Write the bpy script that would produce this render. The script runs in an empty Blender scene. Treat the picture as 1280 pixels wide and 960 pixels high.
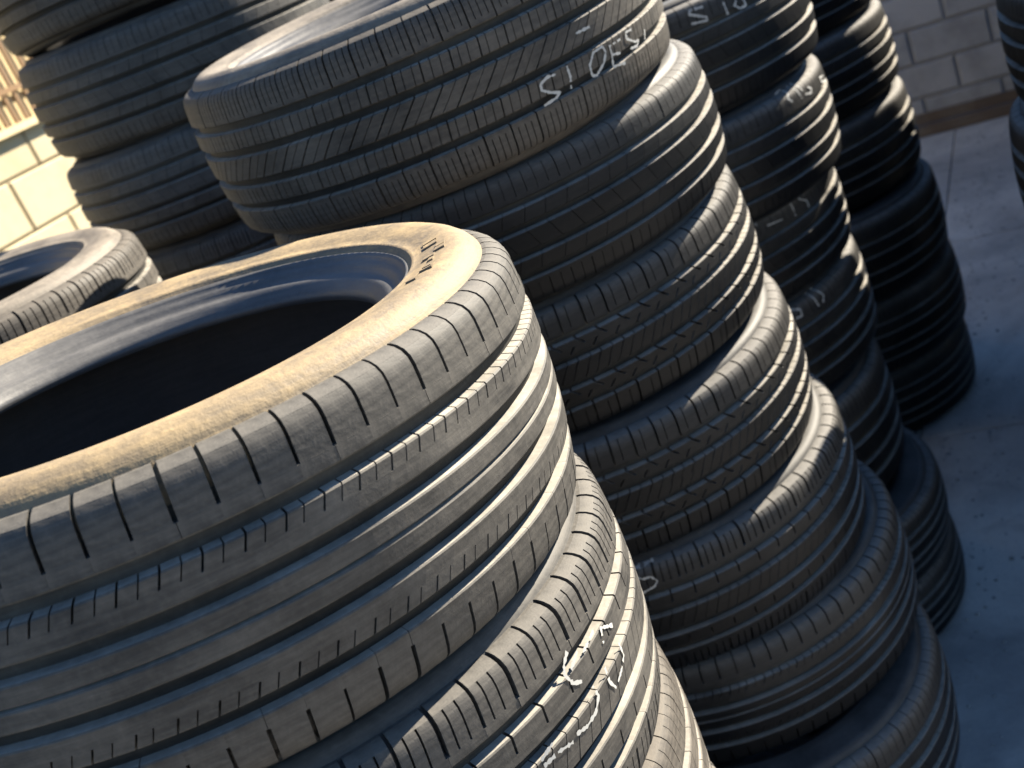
import bpy, math, random
from mathutils import Matrix, Vector
R = math.radians
rnd = random.Random(7)
S = bpy.context.scene
COL = S.collection

# ------------------------------------------------------------------ camera
cam_d = bpy.data.cameras.new('camera')
cam = bpy.data.objects.new('camera', cam_d)
COL.objects.link(cam)
S.camera = cam
cam_d.sensor_width = 36.0
cam_d.lens = 40.77
cam_d.clip_start = 0.02
cam_d.clip_end = 2000
PITCH, ROLL, EYE = R(21.67), R(23.29), 1.604
_f = Vector((0, math.cos(PITCH), -math.sin(PITCH)))
_r = Vector((1, 0, 0))
_u = Vector((0, math.sin(PITCH), math.cos(PITCH)))
_cr = _r * math.cos(ROLL) - _u * math.sin(ROLL)
_cu = _r * math.sin(ROLL) + _u * math.cos(ROLL)
# image x axis = _r cos - _u sin in scene terms -> camera right / up vectors
_right = _r * math.cos(ROLL) + _u * (-math.sin(ROLL))
_up = _r * math.sin(ROLL) + _u * math.cos(ROLL)
cam.matrix_world = Matrix(((_right.x, _up.x, -_f.x, 0), (_right.y, _up.y, -_f.y, 0),
                           (_right.z, _up.z, -_f.z, EYE), (0, 0, 0, 1)))
cam_d.dof.use_dof = True
cam_d.dof.focus_distance = 0.88
cam_d.dof.aperture_fstop = 9.0

# ------------------------------------------------------------------ light
SUN_AZ, SUN_EL = R(58), R(32)
world = bpy.data.worlds.new('World')
S.world = world
world.use_nodes = True
wn = world.node_tree.nodes
sky = wn.new('ShaderNodeTexSky')
sky.sky_type = 'NISHITA'
sky.sun_disc = False
sky.sun_elevation = SUN_EL
sky.sun_rotation = SUN_AZ
sky.air_density = 1.0
sky.dust_density = 0.0
sky.ozone_density = 6.0
world.node_tree.links.new(sky.outputs[0], wn['Background'].inputs[0])
wn['Background'].inputs[1].default_value = 0.05
sd = bpy.data.lights.new('sun', 'SUN')
sd.energy = 5.0
sd.angle = R(0.5)
sd.color = (1.0, 0.90, 0.74)
sun = bpy.data.objects.new('sun', sd)
COL.objects.link(sun)
sdir = Vector((math.sin(SUN_AZ) * math.cos(SUN_EL), math.cos(SUN_AZ) * math.cos(SUN_EL), math.sin(SUN_EL)))
sun.rotation_euler = sdir.to_track_quat('Z', 'Y').to_euler()
sun.location = sdir * 12
S.view_settings.view_transform = 'Standard'
S.view_settings.look = 'None'
S.view_settings.gamma = 1.0
S.view_settings.use_curve_mapping = False
S.view_settings.exposure = 2.1


# ------------------------------------------------------------------ materials
def mat(name):
    m = bpy.data.materials.new(name)
    m.use_nodes = True
    nt = m.node_tree
    return m, nt, nt.nodes, nt.links, nt.nodes['Principled BSDF']


def ramp(nt, src, p0, p1, c0=(0, 0, 0, 1), c1=(1, 1, 1, 1)):
    n = nt.nodes.new('ShaderNodeValToRGB')
    n.color_ramp.elements[0].position = p0
    n.color_ramp.elements[1].position = p1
    n.color_ramp.elements[0].color = c0
    n.color_ramp.elements[1].color = c1
    nt.links.new(src, n.inputs[0])
    return n.outputs[0]


def noise(nt, vec, scale, detail=4, rough=0.6, dist=0.0):
    n = nt.nodes.new('ShaderNodeTexNoise')
    n.inputs['Scale'].default_value = scale
    n.inputs['Detail'].default_value = detail
    n.inputs['Roughness'].default_value = rough
    n.inputs['Distortion'].default_value = dist
    nt.links.new(vec, n.inputs['Vector'])
    return n.outputs['Fac']


def math_(nt, op, a, b=None, clamp=False):
    n = nt.nodes.new('ShaderNodeMath')
    n.operation = op
    n.use_clamp = clamp
    for i, q in enumerate((a, b)):
        if q is None:
            continue
        if isinstance(q, (int, float)):
            n.inputs[i].default_value = q
        else:
            nt.links.new(q, n.inputs[i])
    return n.outputs[0]


def mixc(nt, fac, a, b):
    n = nt.nodes.new('ShaderNodeMix')
    n.data_type = 'RGBA'
    for s, q in (('Factor', fac), ('A', a), ('B', b)):
        sock = [i for i in n.inputs if i.name == s and i.type == ('VALUE' if s == 'Factor' else 'RGBA')][0]
        if isinstance(q, (int, float)):
            sock.default_value = q
        elif isinstance(q, tuple):
            sock.default_value = q if len(q) == 4 else q + (1,)
        else:
            nt.links.new(q, sock)
    return [o for o in n.outputs if o.type == 'RGBA'][0]


def rubber(name, base, dust, amount, up, rough=0.5, bump=0.25, scale=9.0, spec=0.26):
    """worn rubber; settled dust follows noise and the upward faces it lies on"""
    m, nt, ns, ln, b = mat(name)
    tc = ns.new('ShaderNodeTexCoord').outputs['Object']
    big = noise(nt, tc, scale, 5, 0.65, 0.4)
    fine = noise(nt, tc, 160, 3, 0.7)
    mp = ns.new('ShaderNodeMapping')
    mp.inputs['Scale'].default_value = (18, 18, 260)
    ln.new(tc, mp.inputs['Vector'])
    scuff = noise(nt, mp.outputs[0], 1.0, 4, 0.7)
    g = ns.new('ShaderNodeNewGeometry')
    sx = ns.new('ShaderNodeSeparateXYZ')
    ln.new(g.outputs['Normal'], sx.inputs[0])
    upf = math_(nt, 'MAXIMUM', sx.outputs['Z'], 0.0)
    upf = math_(nt, 'MULTIPLY', upf, up)
    bm = ramp(nt, big, 0.30, 0.74)
    sm = ramp(nt, scuff, 0.38, 0.72)
    fm = ramp(nt, fine, 0.45, 0.75)
    t = math_(nt, 'MULTIPLY', bm, 0.55)
    t = math_(nt, 'ADD', t, math_(nt, 'MULTIPLY', sm, 0.40))
    t = math_(nt, 'ADD', t, math_(nt, 'MULTIPLY', fm, 0.22))
    f = math_(nt, 'ADD', math_(nt, 'MULTIPLY', t, amount),
              math_(nt, 'MULTIPLY', upf, math_(nt, 'ADD', math_(nt, 'MULTIPLY', t, 0.75), 0.35)), True)
    col = mixc(nt, f, base, dust)
    ln.new(col, b.inputs['Base Color'])
    ro = math_(nt, 'ADD', math_(nt, 'MULTIPLY', f, 0.35), rough, True)
    ln.new(ro, b.inputs['Roughness'])
    b.inputs['Specular IOR Level'].default_value = spec
    bp = ns.new('ShaderNodeBump')
    bp.inputs['Strength'].default_value = bump
    bp.inputs['Distance'].default_value = 0.002
    hsum = math_(nt, 'ADD', math_(nt, 'MULTIPLY', fine, 0.6), math_(nt, 'MULTIPLY', scuff, 0.5))
    hsum = math_(nt, 'ADD', hsum, math_(nt, 'MULTIPLY', big, 0.8))
    ln.new(hsum, bp.inputs['Height'])
    ln.new(bp.outputs[0], b.inputs['Normal'])
    return m


BLACKS = [(0.010, 0.0105, 0.0115), (0.012, 0.0115, 0.0115), (0.0035, 0.0042, 0.0055)]
DUSTS = [(0.16, 0.148, 0.13), (0.17, 0.15, 0.125), (0.21, 0.20, 0.185)]
M_TREAD = [rubber('tread_rubber_%s' % n, BLACKS[i], DUSTS[i], (0.58, 0.60, 0.035)[i], (0.5, 0.45, 1.05)[i], (0.52, 0.52, 0.44)[i], 0.3, 9.0, (0.28, 0.28, 0.12)[i]) for i, n in enumerate(('grey', 'brown', 'black'))]
M_SIDE = [rubber('sidewall_rubber_%s' % n, BLACKS[i], DUSTS[i], (0.4, 0.4, 0.08)[i], 0.42, 0.5, 0.2) for i, n in enumerate(('grey', 'brown', 'black'))]
M_GROOVE = rubber('groove_rubber', (0.006, 0.0065, 0.007), (0.44, 0.41, 0.355), 0.07, 0.78, 0.6, 0.25, 9.0, 0.15)
M_LINER = rubber('inner_liner_rubber', (0.04, 0.04, 0.042), (0.14, 0.13, 0.12), 0.4, 0.1, 0.5)
M_TAN = rubber('tan_dusted_sidewall', (0.085, 0.076, 0.068), (0.44, 0.32, 0.165), 0.70, 0.12, 0.55, 0.55, 11.0)
M_PALE = rubber('pale_dusted_sidewall', (0.05, 0.045, 0.04), (0.30, 0.26, 0.21), 0.5, 0.4, 0.5, 0.4, 14.0)
M_BEAD = rubber('bead_rubber', (0.03, 0.031, 0.034), (0.20, 0.19, 0.175), 0.35, 0.30, 0.36, 0.15, 9.0, 0.5)
m, nt, ns, ln, b = mat('chalk')
b.inputs['Base Color'].default_value = (0.36, 0.36, 0.345, 1)
b.inputs['Roughness'].default_value = 0.95
M_CHALK = m


def masonry(name, c0, c1, bump=0.4, stain=(0.16, 0.14, 0.12), stain_amt=0.25):
    m, nt, ns, ln, b = mat(name)
    tc = ns.new('ShaderNodeTexCoord').outputs['Object']
    oi = ns.new('ShaderNodeObjectInfo')
    va = ns.new('ShaderNodeVectorMath')
    ln.new(tc, va.inputs[0])
    cmb = ns.new('ShaderNodeCombineXYZ')
    for k in range(3):
        ln.new(math_(nt, 'MULTIPLY', oi.outputs['Random'], 17.0 + 5 * k), cmb.inputs[k])
    ln.new(cmb.outputs[0], va.inputs[1])
    v = va.outputs[0]
    a = noise(nt, v, 7, 6, 0.65)
    f = noise(nt, v, 140, 4, 0.7)
    base = mixc(nt, oi.outputs['Random'], c0, c1)
    st = math_(nt, 'MULTIPLY', ramp(nt, a, 0.45, 0.8), stain_amt)
    col = mixc(nt, st, base, stain)
    col = mixc(nt, math_(nt, 'MULTIPLY', ramp(nt, f, 0.5, 0.85), 0.18), col, (0.1, 0.09, 0.08))
    ln.new(col, b.inputs['Base Color'])
    b.inputs['Roughness'].default_value = 0.9
    bp = ns.new('ShaderNodeBump')
    bp.inputs['Strength'].default_value = bump
    bp.inputs['Distance'].default_value = 0.004
    ln.new(math_(nt, 'ADD', f, a), bp.inputs['Height'])
    ln.new(bp.outputs[0], b.inputs['Normal'])
    return m


M_GREYBLOCK = masonry('grey_concrete_block', (0.38, 0.385, 0.39), (0.45, 0.45, 0.45), 0.6, (0.15, 0.145, 0.14), 0.6)
M_GREYMORTAR = masonry('grey_mortar', (0.27, 0.27, 0.265), (0.29, 0.29, 0.285))
M_CREAMBLOCK = masonry('cream_painted_block', (0.46, 0.385, 0.24), (0.54, 0.46, 0.30), 0.5, (0.34, 0.26, 0.15), 0.5)
M_CREAMMORTAR = masonry('cream_mortar', (0.40, 0.325, 0.20), (0.42, 0.345, 0.22))
M_RUST = masonry('rusty_steel', (0.13, 0.095, 0.07), (0.16, 0.12, 0.09), 0.3, (0.26, 0.23, 0.19), 0.8)
M_BAR = masonry('brown_painted_bar', (0.22, 0.13, 0.06), (0.26, 0.16, 0.08), 0.2)
M_PANE = masonry('cream_shutter_sheet', (0.60, 0.48, 0.27), (0.62, 0.50, 0.29), 0.2)
m, nt, ns, ln, b = mat('concrete_slab')
gp = ns.new('ShaderNodeNewGeometry').outputs['Position']
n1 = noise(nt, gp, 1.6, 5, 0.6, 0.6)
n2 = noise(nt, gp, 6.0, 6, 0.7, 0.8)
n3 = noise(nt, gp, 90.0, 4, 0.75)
col = mixc(nt, ramp(nt, n1, 0.40, 0.66), (0.38, 0.36, 0.335), (0.72, 0.68, 0.61))  # concrete mottling; its pale patches also stand in for sunlit patches on the aisle
col = mixc(nt, math_(nt, 'MULTIPLY', ramp(nt, n2, 0.52, 0.74), 0.4), col, (0.18, 0.17, 0.16))
col = mixc(nt, math_(nt, 'MULTIPLY', ramp(nt, n3, 0.5, 0.75), 0.3), col, (0.20, 0.19, 0.18))
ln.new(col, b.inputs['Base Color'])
b.inputs['Roughness'].default_value = 0.85
bp = ns.new('ShaderNodeBump')
bp.inputs['Strength'].default_value = 0.5
bp.inputs['Distance'].default_value = 0.004
ln.new(math_(nt, 'ADD', n3, n2), bp.inputs['Height'])
ln.new(bp.outputs[0], b.inputs['Normal'])
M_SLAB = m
M_GROUND = masonry('ground_soil', (0.04, 0.04, 0.04), (0.05, 0.05, 0.049), 0.5)


# ------------------------------------------------------------------ mesh helpers
class MB:
    def __init__(self):
        self.v, self.f, self.s, self.m = [], [], [], []

    def quad(self, a, b, c, d, smooth=False, mi=0):
        self.f.append((a, b, c, d))
        self.m.append(mi)
        self.s.append(smooth)

    def box(self, x0, x1, y0, y1, z0, z1):
        o = len(self.v)
        self.v += [(x, y, z) for z in (z0, z1) for y in (y0, y1) for x in (x0, x1)]
        for q in ((0, 2, 3, 1), (4, 5, 7, 6), (0, 1, 5, 4), (2, 6, 7, 3), (0, 4, 6, 2), (1, 3, 7, 5)):
            self.quad(*[o + i for i in q])

    def mesh(self, name, material, second=None):
        me = bpy.data.meshes.new(name)
        me.from_pydata(self.v, [], self.f)
        me.polygons.foreach_set('use_smooth', self.s)
        me.materials.append(material)
        if second:
            me.materials.append(second)
            me.polygons.foreach_set('material_index', self.m)
        me.update()
        return me


def put(name, me, parent=None, matrix=None, material=None):
    o = bpy.data.objects.new(name, me)
    COL.objects.link(o)
    o.parent = parent
    if matrix is not None:
        o.matrix_local = matrix
    if material is not None:
        o.material_slots[0].link = 'OBJECT'
        o.material_slots[0].material = material
    return o


def empty(name, label, cat, group=None):
    o = bpy.data.objects.new(name, None)
    COL.objects.link(o)
    o.empty_display_size = 0.05
    o['label'] = label
    o['category'] = cat
    if group:
        o['group'] = group
    return o


# ------------------------------------------------------------------ tyre geometry (reference size)
R0, W0, DEP = 0.318, 0.200, 0.0086
G1, G2 = 0.0175, 0.0462          # groove centres, mirrored
GW = 0.0096                      # groove width
RIB_C = (-G1 + GW / 2, G1 - GW / 2)
RIB_M = (G1 + GW / 2, G2 - GW / 2)
SH0 = G2 + GW / 2
SHOULDER = [(0.0745, R0 - 0.0058), (0.0795, R0 - 0.0078), (0.0832, R0 - 0.0115), (0.0856, R0 - 0.0165), (0.0868, R0 - 0.0215)]
SIDE = [(0.064, R0 - 0.0135), (0.0740, R0 - 0.0140), (0.0785, R0 - 0.0160), (0.0815, R0 - 0.0195), (0.0840, R0 - 0.0240),
        (0.0880, R0 - 0.0256), (0.0922, R0 - 0.0292), (0.0956, R0 - 0.0342), (0.0979, R0 - 0.0400), (0.0989, R0 - 0.0460), (0.0984, R0 - 0.0530),
        (0.0968, R0 - 0.0620), (0.0948, R0 - 0.0710), (0.0930, R0 - 0.0775), (0.0934, R0 - 0.0787), (0.0916, R0 - 0.0808),
        (0.0886, R0 - 0.0845), (0.0890, R0 - 0.0858), (0.0862, R0 - 0.0885), (0.0832, R0 - 0.0920), (0.0828, R0 - 0.0935), (0.0800, R0 - 0.0962),
        (0.0778, R0 - 0.0992), (0.0764, R0 - 0.1012), (0.0760, R0 - 0.1045), (0.0745, R0 - 0.1075), (0.0722, R0 - 0.1105),
        (0.0695, R0 - 0.1135), (0.0672, R0 - 0.1160), (0.0645, R0 - 0.1172), (0.0620, R0 - 0.1172), (0.0600, R0 - 0.1155)]
SQ = 1.05                        # stacked tyres are pressed flat where they meet
SIDE_SQ = [(min(z, 0.0950 - 0.010 * max(0.0, R0 - 0.036 - r)), r) for z, r in SIDE]
LINER = [(0.0600, R0 - 0.1155), (0.0660, R0 - 0.1050), (0.0750, R0 - 0.0870), (0.0840, R0 - 0.0640), (0.0810, R0 - 0.0360),
         (0.0700, R0 - 0.0230), (0.0400, R0 - 0.0185), (0, R0 - 0.0175)]


def crown(z):
    return R0 - 0.0065 * (z / 0.08) ** 2


def surf(z):
    a = abs(z)
    if a <= 0.0745:
        return crown(a)
    for (za, ra), (zb, rb) in zip(SHOULDER, SHOULDER[1:]):
        if a <= zb:
            return ra + (rb - ra) * (a - za) / (zb - za)
    return SHOULDER[-1][1]


def revolve(profile, name, material, n=144, flip=False):
    """profile (z, r) swept round the z axis"""
    mb = MB()
    k = len(profile)
    for i in range(n):
        a = 2 * math.pi * i / n
        c, s = math.cos(a), math.sin(a)
        mb.v += [(r * c, r * s, z) for z, r in profile]
    for i in range(n):
        j = (i + 1) % n
        for q in range(k - 1):
            ids = (i * k + q, j * k + q, j * k + q + 1, i * k + q + 1)
            mb.quad(*(ids[::-1] if flip else ids), smooth=True)
    return mb.mesh(name, material)


def wedge(mb, prof, a0, a1, skew=0.0, zc=0.0, dep=DEP, draft=(0.0, 0.0), nseg=2, crisp=None):
    """one rubber lug: prof is the list of (z, r) over its top, a0..a1 its angle range"""
    off = len(mb.v)
    m = len(prof)
    for i in range(nseg + 1):
        t = a0 + (a1 - a0) * i / nseg
        for z, r in prof:
            a = t + skew * (z - zc) / R0
            mb.v.append((r * math.cos(a), r * math.sin(a), z))
    if crisp is None:
        crisp = draft[0] > 0 or draft[1] > 0
    for q in range(m - 1):
        if crisp:            # every strip keeps its own edge vertices, so chamfers stay sharp
            o3 = len(mb.v)
            for i in range(nseg + 1):
                mb.v += [mb.v[off + i * m + q], mb.v[off + i * m + q + 1]]
            for i in range(nseg):
                mb.quad(o3 + 2 * i, o3 + 2 * i + 2, o3 + 2 * i + 3, o3 + 2 * i + 1, True)
        else:
            for i in range(nseg):
                mb.quad(off + i * m + q, off + (i + 1) * m + q, off + (i + 1) * m + q + 1, off + i * m + q + 1, True)
    # skirt with its own vertices
    ring = [(i, 0) for i in range(nseg + 1)] + [(nseg, q) for q in range(1, m)] + \
           [(i, m - 1) for i in range(nseg - 1, -1, -1)] + [(0, q) for q in range(m - 2, 0, -1)]
    o2 = len(mb.v)
    for i, q in ring:
        mb.v.append(mb.v[off + i * m + q])
        t = a0 + (a1 - a0) * i / nseg
        z, r = prof[q]
        zz = z - draft[0] if q == 0 else z + draft[1] if q == m - 1 else z
        a = t + skew * (z - zc) / R0
        mb.v.append(((r - dep) * math.cos(a), (r - dep) * math.sin(a), zz))
    L = len(ring)
    for k in range(L):
        j = (k + 1) % L
        qa, qb = ring[k][1], ring[j][1]
        wall = (qa == qb == 0 and draft[0] > 0) or (qa == qb == m - 1 and draft[1] > 0)
        mb.quad(o2 + 2 * k, o2 + 2 * k + 1, o2 + 2 * j + 1, o2 + 2 * j, False, 1 if wall else 0)


def flatprof(z0, z1, c0=True, c1=True, ch=0.0010):
    p = []
    if c0:
        p += [(z0, crown(z0) - ch), (z0 + ch, crown(z0 + ch))]
    else:
        p += [(z0, crown(z0))]
    if z1 - z0 > 0.012:
        zm = (z0 + z1) / 2
        p += [(zm, crown(zm))]
    if c1:
        p += [(z1 - ch, crown(z1 - ch)), (z1, crown(z1) - ch)]
    else:
        p += [(z1, crown(z1))]
    return p


def rib_mesh(name, strips, n, jitter=0.0, seed=1):
    """strips: (z0, z1, cuts[(fraction of pitch, gap)], skew, chamfer0, chamfer1)"""
    mb = MB()
    rr = random.Random(seed)
    for z0, z1, cuts, skew, c0, c1 in strips:
        prof = flatprof(z0, z1, c0, c1)
        zc = (z0 + z1) / 2
        dr = (0.0010 if c0 else 0, 0.0010 if c1 else 0)
        pit = 2 * math.pi / n
        if not cuts:
            cuts = [(0.0, 0.0)]
        marks = []
        for k in range(n):
            for fr, gap in cuts:
                marks.append((k * pit + (fr + rr.uniform(-jitter, jitter)) * pit, gap / R0))
        for i, (a, g) in enumerate(marks):
            b_, g2 = marks[(i + 1) % len(marks)]
            if i == len(marks) - 1:
                b_ += 2 * math.pi
            if b_ - a < g + 0.002:
                continue
            wedge(mb, prof, a + g / 2, b_ - g2 / 2, skew, zc, DEP, dr, max(1, round((b_ - a) / 0.045)), True)
    return mb


def shoulder_block(n, sipes, slot=0.0024, skew=0.06, inner=0.010, outer_sipe=True):
    """one pitch of the shoulder: inner lip strip, siped middle, rounded outer end"""
    mb = MB()
    pit = 2 * math.pi / n
    g = slot / R0
    zi = SH0 + inner
    lip = flatprof(SH0, zi, True, False)
    mid = [(zi, crown(zi)), (0.068, crown(0.068)), SHOULDER[0], SHOULDER[1], SHOULDER[2]]
    end = SHOULDER[2:]
    zc = SH0
    if sipes.get('lip_open'):
        wedge(mb, lip, g / 2, pit - g / 2, skew, zc, DEP, (0.0010, 0), 2)
    else:
        wedge(mb, lip, 0, pit, skew, zc, DEP, (0.0010, 0), 2)
    cuts = [0.0] + sipes['at'] + [1.0]
    sg = sipes.get('gap', 0.0009) / R0
    for i in range(len(cuts) - 1):
        ga = g / 2 if i == 0 else sg / 2
        gb = g / 2 if i == len(cuts) - 2 else sg / 2
        wedge(mb, mid, cuts[i] * pit + ga, cuts[i + 1] * pit - gb, skew, zc, 0.0062, (0, 0), 1)
    wedge(mb, end, g / 2, pit - g / 2, skew, zc, 0.0050, (0, 0), 2)
    return mb


def make_type(n, sipes, mid_top, centre, mid_bot, slot=0.0024, skew=0.06, inner=0.010, jitter=0.0):
    d = {'n': n}
    mb = shoulder_block(n, sipes, slot, skew, inner)
    d['block'] = mb.mesh('tread_block', M_TREAD[0], M_GROOVE)
    # the joined version for far tyres
    big = MB()
    for k in range(n):
        c, s = math.cos(2 * math.pi * k / n), math.sin(2 * math.pi * k / n)
        o = len(big.v)
        big.v += [(x * c - y * s, x * s + y * c, z) for x, y, z in mb.v]
        big.f += [tuple(i + o for i in f) for f in mb.f]
        big.s += mb.s
        big.m += mb.m
    d['shoulder'] = big.mesh('shoulder_rib', M_TREAD[0], M_GROOVE)
    d['ribs'] = [rib_mesh('r', q, n, jitter, i + 3).mesh('tread_rib', M_TREAD[0], M_GROOVE) for i, q in enumerate((mid_top, centre, mid_bot))]
    return d


def strips_rib(lo, hi, cuts_lo=None, cuts_hi=None, split=0.5, skew=0.0, full=None):
    if full is not None:
        return [(lo, hi, full, skew, True, True)]
    zm = lo + (hi - lo) * split
    return [(lo, zm, cuts_lo or [], skew, True, False), (zm, hi, cuts_hi or [], skew, False, True)]


a, bb = RIB_M
TYPES = {
    # touring tread: broad shoulder slots, short notches, split centre rib
    'touring': make_type(80, {'at': [], 'gap': 0.0012}, strips_rib(a, bb, None, [(0.2, 0.0016), (0.7, 0.0010)], 0.55, 0.5),
                         [(RIB_C[0], -0.001, [(0.0, 0.0)], 0, True, True), (0.001, RIB_C[1], [], 0, True, True)],
                         strips_rib(-bb, -a, [(0.2, 0.0016), (0.65, 0.0010)], None, 0.45, 0.5), 0.0026, 0.05, 0.009, 0.03),
    # densely siped tread with slanted centre lugs
    'siped': make_type(60, {'at': [0.26, 0.5, 0.76], 'gap': 0.0012, 'lip_open': True},
                       [(a, bb, [(0.0, 0.0018), (0.33, 0.0010), (0.66, 0.0010)], 0.15, True, True)],
                       [(RIB_C[0], RIB_C[1], [(0.0, 0.0022), (0.5, 0.0011)], 1.1, True, True)],
                       [(-bb, -a, [(0.0, 0.0018), (0.33, 0.0010), (0.66, 0.0010)], 0.15, True, True)], 0.0022, 0.03, 0.006, 0.04),
    # zig-zag ribs
    'zigzag': make_type(64, {'at': [0.4], 'gap': 0.0012, 'lip_open': True},
                        [(a, (a + bb) / 2, [(0.0, 0.0035)], 1.0, True, False), ((a + bb) / 2, bb, [(0.5, 0.0035)], -1.0, False, True)],
                        [(RIB_C[0], 0, [(0.25, 0.0018), (0.75, 0.0012)], 0.7, True, False), (0, RIB_C[1], [(0.0, 0.0018), (0.5, 0.0012)], 0.7, False, True)],
                        [(-bb, -(a + bb) / 2, [(0.0, 0.0035)], 1.0, True, False), (-(a + bb) / 2, -a, [(0.5, 0.0035)], -1.0, False, True)],
                        0.0028, 0.08, 0.005, 0.03),
    # plain ribs with hairline sipes
    'ribbed': make_type(70, {'at': [0.5], 'gap': 0.0008}, [(a, bb, [(0.0, 0.0008)], 0.4, True, True)],
                        [(RIB_C[0], RIB_C[1], [(0.0, 0.0008)], -0.4, True, True)],
                        [(-bb, -a, [(0.0, 0.0008)], 0.4, True, True)], 0.0013, 0.05, 0.006, 0.05),
    # deep curved shoulder slots
    'slotted': make_type(62, {'at': [0.3, 0.62], 'gap': 0.0016}, strips_rib(a, bb, None, [(0.4, 0.0022)], 0.35, 0.1),
                         [(RIB_C[0], RIB_C[1], [(0.0, 0.0012), (0.5, 0.0009)], 0.5, True, True)],
                         strips_rib(-bb, -a, [(0.4, 0.0022)], None, 0.65, 0.1), 0.0034, 0.10, 0.007, 0.04),
}
CUT = next(i for i, q in enumerate(SIDE) if q[1] < R0 - 0.0820)
ME_SIDE = revolve(SIDE[:CUT + 1], 'sidewall', M_SIDE[0], 144)
ME_BEAD = revolve(SIDE[CUT:], 'bead', M_BEAD, 144)
ME_SIDE_SQ = revolve(SIDE_SQ[:CUT + 1], 'sidewall', M_SIDE[0], 144)
ME_BEAD_SQ = revolve(SIDE_SQ[CUT:], 'bead', M_BEAD, 144)
ME_LINER = revolve(LINER + [(-z, r) for z, r in LINER[-2::-1]], 'inner_liner', M_LINER, 96)
ME_BASE = revolve([(z, crown(z) - DEP + 0.0005) for z in (-0.067, -0.05, -0.025, 0, 0.025, 0.05, 0.067)], 'tread_base', M_GROOVE, 144, True)
FLIP = Matrix.Rotation(math.pi, 4, 'X')


def add_tyre(kind, label, x, y, z, r, w, ax=0.0, ay=0.0, shade=0, blocks=False, spin=None, group=None, side_mat=None, cat='tyre', squash=True):
    t = empty('tyre', label, cat, group)
    if spin is None:
        spin = rnd.uniform(0, 6.28)
    sp = Matrix.Rotation(spin, 4, 'Z')
    rot = Matrix.Rotation(ay, 4, 'Y') @ Matrix.Rotation(ax, 4, 'X')
    base = Matrix.Translation((x, y, z)) @ rot @ Matrix.Translation((0, 0, -w / 2))
    t.matrix_world = base
    e = rnd.uniform(-0.006, 0.006) if squash else 0.0
    sc = Matrix.Diagonal((r / R0 * (1 + e), r / R0 * (1 - e), w / W0 * (SQ if squash else 1.0), 1))
    up = Matrix.Translation((0, 0, w / 2)) @ sc @ sp
    T = TYPES[kind]
    for q in (up, up @ FLIP):
        sw = put('sidewall', ME_SIDE_SQ if squash else ME_SIDE, t, q, (side_mat if q is up else None) or M_SIDE[shade])
        put('bead', ME_BEAD_SQ if squash else ME_BEAD, sw)
    put('inner_liner', ME_LINER, t, up)
    put('tread_base', ME_BASE, t, up)
    for me in T['ribs']:
        put('tread_rib', me, t, up, M_TREAD[shade])
    if blocks:
        for fl in (False, True):
            for k in range(T['n']):
                q = rnd.uniform(0.9985, 1.0)
                mm = up @ Matrix.Rotation(2 * math.pi * k / T['n'] + rnd.uniform(-0.0012, 0.0012), 4, 'Z') @ Matrix.Diagonal((q, q, 1, 1))
                put('tread_block', T['block'], t, mm @ FLIP if fl else mm, M_TREAD[shade])
    else:
        put('shoulder_rib', T['shoulder'], t, up, M_TREAD[shade])
        put('shoulder_rib', T['shoulder'], t, up @ FLIP, M_TREAD[shade])
    return t, Matrix.Translation((0, 0, w / 2)) @ sc


def chalk(tyre, local, strokes, width=0.0032, seed=1):
    """chalk strokes as thin ribbons on the rubber, broken where a groove runs"""
    rr = random.Random(seed)
    for st in strokes:
        mb = MB()
        pts = [(R(a_) * R0, max(-0.46, min(0.46, q)) * W0) for a_, q in st]
        dense = []
        for p, q in zip(pts, pts[1:]):
            L = math.hypot(q[0] - p[0], q[1] - p[1])
            n = max(1, int(L / 0.0016))
            dense += [(p[0] + (q[0] - p[0]) * i / n, p[1] + (q[1] - p[1]) * i / n) for i in range(n)]
        dense.append(pts[-1])
        prev = None
        for i, p in enumerate(dense):
            q = dense[min(i + 1, len(dense) - 1)]
            o = dense[max(i - 1, 0)]
            dx, dz = q[0] - o[0], q[1] - o[1]
            L = math.hypot(dx, dz) or 1
            hw = width / 2 * rr.uniform(0.35, 1.15)
            nx, nz = -dz / L * hw, dx / L * hw
            if rr.random() < 0.02:
                prev = None
                continue
            ids = []
            for sg in (-1, 1):
                s_, z_ = p[0] + nx * sg, p[1] + nz * sg
                rad = surf(z_) + 0.0009
                an = s_ / R0
                ids.append(len(mb.v))
                mb.v.append((rad * math.cos(an), rad * math.sin(an), z_))
            if prev:
                mb.quad(prev[0], ids[0], ids[1], prev[1])
            prev = ids
        if mb.f:
            put('chalk_stroke', mb.mesh('chalk_stroke', M_CHALK), tyre, local)


# ------------------------------------------------------------------ setting
gm = MB()
gm.v = [(-60, -60, -0.03), (60, -60, -0.03), (60, 60, -0.03), (-60, 60, -0.03)]
gm.quad(0, 1, 2, 3)
ground = put('ground', gm.mesh('ground', M_GROUND))
ground['kind'] = 'structure'
AX = Vector((0.509, 0.861, 0)).normalized()      # along the rows of stacks
LAT = Vector((AX.y, -AX.x, 0))                   # across them
pave = bpy.data.objects.new('pavement', None)
COL.objects.link(pave)
pave['kind'] = 'structure'
YARD = Matrix(((LAT.x, AX.x, 0, 0), (LAT.y, AX.y, 0, 0), (0, 0, 1, 0), (0, 0, 0, 1)))
SL = 1.25
me_slab = MB()
c = 0.003
h = SL / 2 - 0.002
me_slab.v = [(-h, -h, -0.03), (h, -h, -0.03), (h, h, -0.03), (-h, h, -0.03), (-h, -h, -c), (h, -h, -c), (h, h, -c), (-h, h, -c),
             (-h + c, -h + c, 0), (h - c, -h + c, 0), (h - c, h - c, 0), (-h + c, h - c, 0)]
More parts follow.
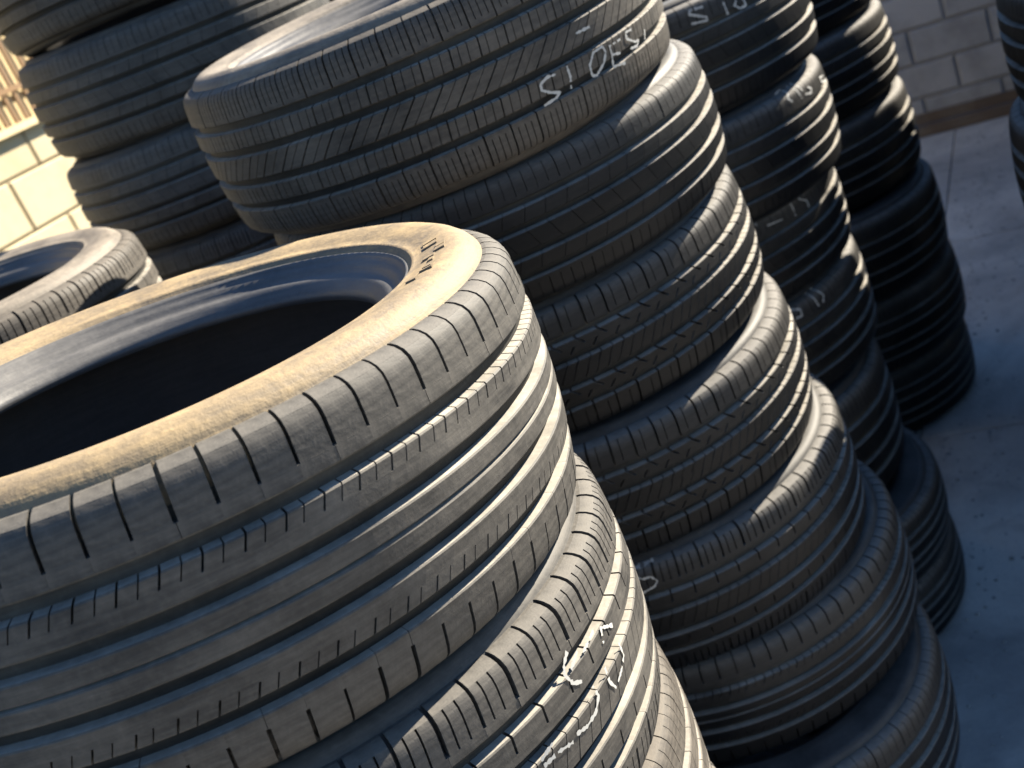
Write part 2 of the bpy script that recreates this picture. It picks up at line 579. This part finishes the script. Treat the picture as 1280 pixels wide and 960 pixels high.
for k in range(4):
    j = (k + 1) % 4
    me_slab.quad(k, j, 4 + j, 4 + k)
    me_slab.quad(4 + k, 4 + j, 8 + j, 8 + k)
me_slab.quad(8, 9, 10, 11)
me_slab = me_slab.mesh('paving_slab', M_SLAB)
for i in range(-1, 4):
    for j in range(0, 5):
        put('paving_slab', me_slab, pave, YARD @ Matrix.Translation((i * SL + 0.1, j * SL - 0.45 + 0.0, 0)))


def block_mesh(L, hgt, t, ch=0.006):
    mb = MB()
    x, y, z = L / 2, t, hgt / 2
    mb.v = [(-x, 0, -z), (x, 0, -z), (x, 0, z), (-x, 0, z), (-x, y - ch, -z), (x, y - ch, -z), (x, y - ch, z), (-x, y - ch, z),
            (-x + ch, y, -z + ch), (x - ch, y, -z + ch), (x - ch, y, z - ch), (-x + ch, y, z - ch)]
    for k in range(4):
        j = (k + 1) % 4
        mb.quad(k, 4 + k, 4 + j, j)
        mb.quad(4 + k, 8 + k, 8 + j, 4 + j)
    mb.quad(8, 11, 10, 9)
    return mb


def block_wall(name, label, p0, along, facing, length, courses, L, hgt, mblock, mmortar, thick=0.15):
    """running-bond wall; local x along, local y towards the viewer's side"""
    w = empty(name, label, 'wall')
    w.matrix_world = Matrix(((along.x, facing.x, 0, p0.x), (along.y, facing.y, 0, p0.y), (0, 0, 1, 0), (0, 0, 0, 1)))
    core = MB()
    core.box(0, length, -thick, 0, -0.03, courses * hgt)
    put('mortar', core.mesh('mortar', mmortar), w)
    j = 0.010
    full = block_mesh(L - j, hgt - j, 0.012).mesh('block', mblock)
    half = block_mesh(L / 2 - j, hgt - j, 0.012).mesh('block', mblock)
    nx = int(length / L)
    for cz in range(courses):
        z = (cz + 0.5) * hgt
        if cz % 2 == 0:
            for i in range(nx):
                put('block', full, w, Matrix.Translation(((i + 0.5) * L, -0.001 + rnd.uniform(0, 0.002), z)))
        else:
            put('block', half, w, Matrix.Translation((L / 4, -0.001 + rnd.uniform(0, 0.002), z)))
            for i in range(nx - 1):
                put('block', full, w, Matrix.Translation(((i + 1) * L, -0.001 + rnd.uniform(0, 0.002), z)))
            put('block', half, w, Matrix.Translation((nx * L - L / 4, -0.001 + rnd.uniform(0, 0.002), z)))
    return w


# grey boundary wall across the end of the aisle, cream wall along the left
corner = Vector((-0.64, 6.48, 0))
block_wall('boundary_wall', 'low grey concrete block wall closing the far end of the aisle', corner + LAT * 0.02, LAT, -AX, 8.0, 8, 0.32, 0.15,
           M_GREYBLOCK, M_GREYMORTAR)
left0 = corner - AX * 5.6
block_wall('cream_wall', 'sunlit cream painted block wall behind the left stacks', left0, AX, LAT, 5.6, 12, 0.40, 0.22,
           M_CREAMBLOCK, M_CREAMMORTAR)
ed = empty('edging_strip', 'rusty brown edging strip along the foot of the grey wall', 'edging')
ed.matrix_world = Matrix(((LAT.x, -AX.x, 0, corner.x), (LAT.y, -AX.y, 0, corner.y), (0, 0, 1, 0), (0, 0, 0, 1)))
for k in range(4):
    mb = MB()
    mb.box(0.05 + k * 1.98, 0.05 + k * 1.98 + 1.97, 0.012, 0.075, 0.0, 0.045)
    mb.box(0.05 + k * 1.98, 0.05 + k * 1.98 + 1.97, 0.012, 0.025, 0.045, 0.085)
    put('angle_length', mb.mesh('angle_length', M_RUST), ed)

# barred window on the cream wall
win = empty('barred_window', 'cream shuttered window with thin brown vertical bars at the left edge', 'window')
WL, WH = 1.75, 0.95
wz = 1.475
wp = corner - AX * (1.72 + 1.05)
win.matrix_world = Matrix(((AX.x, LAT.x, 0, wp.x), (AX.y, LAT.y, 0, wp.y), (0, 0, 1, wz), (0, 0, 0, 1)))
mb = MB()
mb.box(0.03, WL - 0.03, 0.010, 0.020, 0.03, WH - 0.03)
put('shutter_sheet', mb.mesh('shutter_sheet', M_PANE), win)
for q, (x0, x1, z0, z1) in enumerate(((0, WL, 0, 0.03), (0, WL, WH - 0.03, WH), (0, 0.03, 0.031, WH - 0.031), (WL - 0.03, WL, 0.031, WH - 0.031))):
    mb = MB()
    mb.box(x0, x1, 0.009, 0.052, z0, z1)
    put('frame_rail' if q < 2 else 'frame_post', mb.mesh('frame', M_BAR if q >= 2 else M_PANE), win)
mb = MB()
mb.box(-0.007, 0.007, 0.030, 0.044, 0.031, WH - 0.031)
me_bar = mb.mesh('bar', M_BAR)
nb = 28
for k in range(nb):
    put('bar', me_bar, win, Matrix.Translation((0.03 + (k + 0.5) * (WL - 0.06) / nb, 0, 0)))
for zz in (0.16, 0.48, 0.80):
    mb = MB()
    mb.box(0.031, WL - 0.031, 0.0445, 0.050, zz - 0.011, zz + 0.011)
    put('cross_bar', mb.mesh('cross_bar', M_BAR), win)

# ------------------------------------------------------------------ tyres
# (x, y, z centre, radius, width, tilt x, tilt y)
POS = {
    'P1': (-0.2848, 0.9068, 1.2860, 0.3240, 0.2364, -0.0580, 0.0800), 'P2': (-0.2832, 0.8879, 1.0745, 0.3179, 0.2051, -0.0400, 0.0500),
    'P3': (-0.2836, 0.8975, 0.8719, 0.3180, 0.2000, -0.015, 0.020),
    'T1': (0.0640, 1.5800, 1.4400, 0.3133, 0.2150, 0.0240, -0.0150), 'T2': (0.0935, 1.6101, 1.2526, 0.3150, 0.1743, 0.0254, -0.0180),
    'T3': (0.0953, 1.6199, 1.0734, 0.3143, 0.1841, 0.0217, -0.0268), 'T4': (0.1080, 1.6073, 0.8843, 0.3147, 0.1943, 0.0177, -0.0098),
    'T5': (0.1292, 1.6016, 0.6897, 0.3179, 0.1949, -0.0019, -0.0104), 'T6': (0.1666, 1.6146, 0.4939, 0.3205, 0.1965, -0.0128, -0.0080),
    'T7': (0.1509, 1.5490, 0.2919, 0.3214, 0.2075, -0.0046, 0.0100), 'T8': (0.1149, 1.6006, 0.0930, 0.3180, 0.1860, 0, 0),
    'S1': (0.4520, 2.1618, 1.2495, 0.3192, 0.2001, 0, 0.0012), 'S2': (0.4402, 2.1571, 1.0523, 0.3189, 0.1942, 0.0029, 0.0147),
    'S3': (0.4282, 2.1971, 0.8646, 0.3164, 0.1812, -0.0061, -0.0230), 'S4': (0.4337, 2.2067, 0.6725, 0.3173, 0.2030, -0.0043, -0.0273),
    'S5': (0.4100, 2.1800, 0.4391, 0.3180, 0.2550, 0, 0), 'S6': (0.4380, 2.1200, 0.2310, 0.3146, 0.1550, 0.0109, 0.0225),
    'S7': (0.4380, 2.1250, 0.0770, 0.3166, 0.1540, 0, 0),
    'F0': (0.8890, 2.9000, 1.1400, 0.3160, 0.1920, 0.0, 0.0),
    'F1': (0.8914, 2.8924, 0.9435, 0.3169, 0.2000, -0.0070, -0.0221), 'F2': (0.8937, 2.8910, 0.7362, 0.3172, 0.2146, -0.0050, -0.0173),
    'F3': (0.8915, 2.8540, 0.5165, 0.3191, 0.2248, 0.0130, 0.0113), 'F4': (0.8993, 2.8688, 0.3023, 0.3184, 0.2036, 0.0018, 0.0034),
    'F5': (0.8960, 2.8916, 0.1008, 0.3139, 0.1992, 0, 0),
    'L1': (-0.3376, 2.5370, 1.7489, 0.3172, 0.1985, -0.0295, 0.0221), 'L2': (-0.3502, 2.5342, 1.5476, 0.3175, 0.2040, 0.0165, 0.0270),
    'L3': (-0.3581, 2.5323, 1.3456, 0.3190, 0.2000, 0, 0),
    'K1': (-0.7360, 1.7000, 1.2840, 0.3178, 0.2260, -0.003, 0.041),
    'Q1': (1.1780, 1.5746, 1.1156, 0.3174, 0.2000, 0.0063, 0.0085), 'Q2': (1.1520, 1.5675, 0.9111, 0.3171, 0.2089, 0.0101, 0.0145),
}
G_P = 'tyres of the near left stack'
G_T = 'tyres of the big middle stack'
G_S = 'tyres of the stack behind the middle one'
G_F = 'tyres of the farthest stack along the row'
G_L = 'tyres of the dark stack by the cream wall'
G_Q = 'tyres of the stacks along the right side'
INFO = {
    'P1': ('touring', 'big tan-dusted tyre on top of the near left stack, its dark opening showing', 0, True, G_P),
    'P2': ('slotted', 'tyre with curled chalk strokes and deep shoulder slots, second in near left stack', 0, True, G_P),
    'P3': ('ribbed', 'tyre at the bottom edge under the chalk-scrawled one, third in near left stack', 1, True, G_P),
    'T1': ('siped', 'finely siped tyre topping the middle stack with chalk numbers', 1, True, G_T),
    'T2': ('ribbed', 'tyre with four plain grooves just under the topmost chalked one of the middle stack', 2, True, G_T),
    'T3': ('zigzag', 'zigzag-ribbed tyre, third from the top of the middle stack', 2, True, G_T),
    'T4': ('zigzag', 'zigzag-ribbed tyre with bright right shoulder, fourth down the middle stack', 2, True, G_T),
    'T5': ('slotted', 'mostly shaded tyre with a chalked S at left in the middle stack', 2, True, G_T),
    'T6': ('touring', 'shaded tyre with a pale shoulder band, sixth from the top of the middle stack', 2, True, G_T),
    'T7': ('ribbed', 'dark tyre at the lower right edge, seventh from the top of the middle stack', 2, True, G_T),
    'T8': ('ribbed', 'bottom tyre of the middle stack', 2, False, G_T),
    'S1': ('ribbed', 'tyre chalked with a five and a six at the top edge', 2, False, G_S),
    'S2': ('ribbed', 'tyre with chalked size numbers on its bright shoulder beside the middle stack', 2, False, G_S),
    'S3': ('ribbed', 'tyre with four bright groove lines at right, third in the stack behind the middle', 2, False, G_S),
    'S4': ('ribbed', 'tyre with one small sunlit chalked spot on its shoulder, right of the middle stack', 2, False, G_S),
    'S5': ('ribbed', 'wide dark tyre below the one with the small sunlit spot', 2, False, G_S),
    'S6': ('ribbed', 'tyre with a bare pale rim crescent near the floor, right of the middle stack', 2, False, G_S),
    'S7': ('ribbed', 'dark tyre on the paving under the one with the pale rim crescent', 2, False, G_S),
    'F0': ('ribbed', 'tyre cut off by the top edge on the farthest stack', 2, False, G_F),
    'F1': ('ribbed', 'half-lit tyre with a dark right rim, topmost whole one of the farthest stack', 2, False, G_F),
    'F2': ('ribbed', 'tyre with a bright smooth shoulder, fourth from the floor of the farthest stack', 2, False, G_F),
    'F3': ('ribbed', 'dark tyre with one small bright shoulder patch in the farthest stack', 2, False, G_F),
    'F4': ('ribbed', 'wholly shaded tyre, second from the floor in the farthest stack', 2, False, G_F),
    'F5': ('ribbed', 'bottom tyre of the farthest stack standing on the shaded paving', 2, False, G_F),
    'L1': ('ribbed', 'shaded tyre at the top left corner beside the barred window', 0, False, G_L),
    'L2': ('ribbed', 'shaded tyre right of the cream blocks, second from the top in the dark stack', 0, False, G_L),
    'L3': ('ribbed', 'shaded tyre just above the small brown tyre at left, third in the dark stack', 0, False, G_L),
    'K1': ('slotted', 'small-looking brown-grey tyre with open centre at the left edge', 1, True, None),
    'Q1': ('ribbed', 'dark tyre at the upper right edge above the blue-rimmed one', 2, False, G_Q),
    'Q2': ('ribbed', 'blue-rimmed shaded tyre cut off by the right edge', 2, False, G_Q),
}
CHALK = {
    'T1': [[(-68.8, -0.129), (-70.8, -0.122), (-72.7, -0.138), (-72.9, -0.169), (-71.2, -0.200), (-69.2, -0.222), (-70.3, -0.238), (-73.5, -0.246)],
           [(-65.7, -0.119), (-65.7, -0.176), (-66.4, -0.234)],
           [(-55.3, -0.124), (-58.3, -0.128), (-60.2, -0.177), (-60.4, -0.231), (-59.2, -0.242), (-56.3, -0.205), (-54.9, -0.160), (-55.3, -0.124)],
           [(-49.3, -0.145), (-53.3, -0.144), (-53.3, -0.191), (-50.6, -0.208)], [(-53.3, -0.191), (-54.0, -0.251), (-49.9, -0.270)],
           [(-44.5, -0.136), (-46.9, -0.131), (-47.2, -0.164), (-44.4, -0.206), (-42.7, -0.209), (-44.1, -0.231), (-46.8, -0.222)],
           [(-39.1, -0.183), (-40.1, -0.231)], [(-60.9, 0.003), (-56.9, -0.002)]],
    'S1': [[(-79.3, .368), (-83.4, .382), (-84.0, .357), (-79.4, .288), (-79.3, .263), (-84.3, .287)], [(-72.8, .336), (-72.7, .237)],
           [(-68.4, .304), (-69.6, .276), (-68.2, .237), (-65.8, .235), (-65.9, .285)]],
    'S2': [[(-59.1, .444), (-56.1, .455), (-55.1, .425), (-57.1, .38), (-55.8, .335)], [(-52.3, .455), (-50.9, .316)],
           [(-49.8, .455), (-49.1, .358)], [(-45.7, .363), (-43.5, .327), (-44.8, .299), (-48.2, .322)],
           [(-28.0, .312), (-33.8, .332), (-33.2, .291), (-25.3, .249)]],
    'S3': [[(-69.4, .443), (-72.4, .448), (-76.8, .45), (-76.9, .386)], [(-73.5, .342), (-67.4, .318)], [(-61.6, .405), (-61.9, .272)],
           [(-57.7, .386), (-54.5, .321), (-54.8, .26)]],
    'S4': [[(-74.8, .45), (-75.4, .422), (-71.6, .38), (-71.9, .322), (-74.3, .329)], [(-65.3, .444), (-64.3, .306)],
           [(-62.4, .45), (-60.6, .357), (-62.1, .309)]],
    'T5': [[(-99.4, .435), (-102.0, .427)], [(-103.0, .427), (-105.1, .424), (-105.2, .387), (-103.1, .36), (-101.3, .361), (-100.1, .319), (-101.3, .288), (-105.9, .258)]],
    'P2': [[(-33.9, .231), (-37.8, .217)], [(-38.8, .241), (-41.2, .216)], [(-40.5, .274), (-42.0, .251), (-42.7, .224), (-41.9, .174), (-40.3, .149)],
           [(-28.8, .155), (-32.1, .206), (-33.0, .158)], [(-29.4, .089), (-29.3, .034), (-31.1, .013), (-33.2, -.001)],
           [(-34.9, .096), (-35.1, .038), (-34.1, -.008)], [(-38.8, .098), (-38.4, .05), (-40.1, .017), (-42.6, .012), (-45.1, .03)],
           [(-45.8, .018), (-48.7, .039), (-51.4, .042)], [(-48.9, .081), (-51.5, .067)]],
}
for i, (k, p) in enumerate(POS.items()):
    kind, label, shade, blocks, group = INFO[k]
    t, loc = add_tyre(kind, label, *p, shade=shade, blocks=blocks, group=group, side_mat={'P1': M_TAN, 'T1': M_PALE, 'K1': M_PALE}.get(k), squash=k not in ('P1', 'K1', 'T1'))
    if k == 'P1':            # worn raised moulding marks on the far right of the sidewall
        mr = random.Random(3)
        for q in range(9):
            an, ra, hw, hl = R(-24 + q * 3.4 + mr.uniform(-0.9, 0.9)), R0 - mr.uniform(0.054, 0.064), mr.uniform(0.0016, 0.0060), mr.uniform(0.0016, 0.006)
            mm_ = MB()
            for (du, dv) in ((-hl, -hw), (hl, -hw), (hl, hw), (-hl, hw)):
                for top in (0, 1):
                    rr_ = ra + du
                    zz_ = 0.0984 - 0.19 * (R0 - 0.053 - rr_) - 0.0008 + (0.0021 if top else 0)
                    aa_ = an + dv / ra
                    mm_.v.append((rr_ * math.cos(aa_), rr_ * math.sin(aa_), zz_))
            for a_, b_ in ((0, 2), (2, 4), (4, 6), (6, 0)):
                mm_.quad(a_, b_, b_ + 1, a_ + 1)
            mm_.quad(1, 3, 5, 7)
            put('raised_mark', mm_.mesh('raised_mark', M_TAN), t, loc)
    if k in CHALK:
        chalk(t, loc, CHALK[k], 0.0042 if k[0] == 'S' else 0.0034, i)

ORD = ['bottom', 'second', 'third', 'fourth', 'fifth', 'sixth', 'seventh', 'eighth', 'ninth', 'tenth', 'eleventh', 'twelfth']


def fill_stack(x, y, z_top, n, phrase, group, kind='ribbed', shade=2, jit=0.012, first=0):
    """plain tyres filling a stack from the floor to z_top"""
    w = z_top / n
    for k in range(n):
        lab = '%s tyre from the floor in %s' % (ORD[k], phrase) if k else 'bottom tyre on the paving in %s' % phrase
        add_tyre(kind, lab, x + rnd.uniform(-jit, jit), y + rnd.uniform(-jit, jit), (k + 0.5) * w, 0.316 + rnd.uniform(-0.003, 0.004), w - 0.001,
                 shade=shade, group=group)


fill_stack(-0.284, 0.897, 0.770, 4, 'the near left stack', G_P, 'slotted', 0)
fill_stack(-0.356, 2.532, 1.244, 6, 'the dark stack by the cream wall', G_L, 'siped', 0)
fill_stack(-0.736, 1.700, 1.168, 6, 'the low stack at the left edge', 'tyres of the left edge stack', 'slotted', 1)
fill_stack(-0.02, 3.22, 1.60, 8, 'the stack behind the middle one, by the dark stack', 'tyres of the hidden back stack', 'siped', 0)
fill_stack(1.185, 1.570, 0.805, 4, 'the right edge stack', G_Q)
for k, (q, zt) in enumerate(((1, 1.38), (2, 1.38), (3, 1.36), (4, 1.18))):  # unseen stacks added, sized for the shade they cast over the aisle
    p = Vector((1.14, 1.57, 0)) + AX * 0.72 * q + LAT * rnd.uniform(0.02, 0.08)
    fill_stack(p.x, p.y, zt, round(zt / 0.2), 'the %s unseen stack beyond the right edge one' % ('first', 'second', 'third', 'fourth')[k], G_Q)

# grit and small stones swept against the stacks and along the aisle
gr = random.Random(5)
mb = MB()
for k in range(1400):
    la, al = gr.uniform(-0.75, 0.25), gr.uniform(0.9, 5.1)
    if gr.random() < 0.55:
        la = gr.choice((-0.42, -0.12)) + gr.gauss(0, 0.05)
    p = LAT * la + AX * al
    r_ = gr.uniform(0.0015, 0.006) * (1.6 if gr.random() < 0.06 else 1)
    o = len(mb.v)
    an = gr.uniform(0, 6.28)
    for q in range(4):
        mb.v.append((p.x + r_ * gr.uniform(0.7, 1.2) * math.cos(an + q * 1.57), p.y + r_ * gr.uniform(0.7, 1.2) * math.sin(an + q * 1.57), r_ * 0.25))
    mb.v.append((p.x, p.y, r_ * gr.uniform(0.7, 1.1)))
    mb.v.append((p.x, p.y, 0.0003))
    for q in range(4):
        mb.f += [(o + q, o + (q + 1) % 4, o + 4), (o + (q + 1) % 4, o + q, o + 5)]
        mb.s += [False, False]
grit = put('grit', mb.mesh('grit', M_GREYMORTAR))
grit['kind'] = 'stuff'
grit['label'] = 'small grey stones and grit scattered over the shaded paving'
grit['category'] = 'grit'
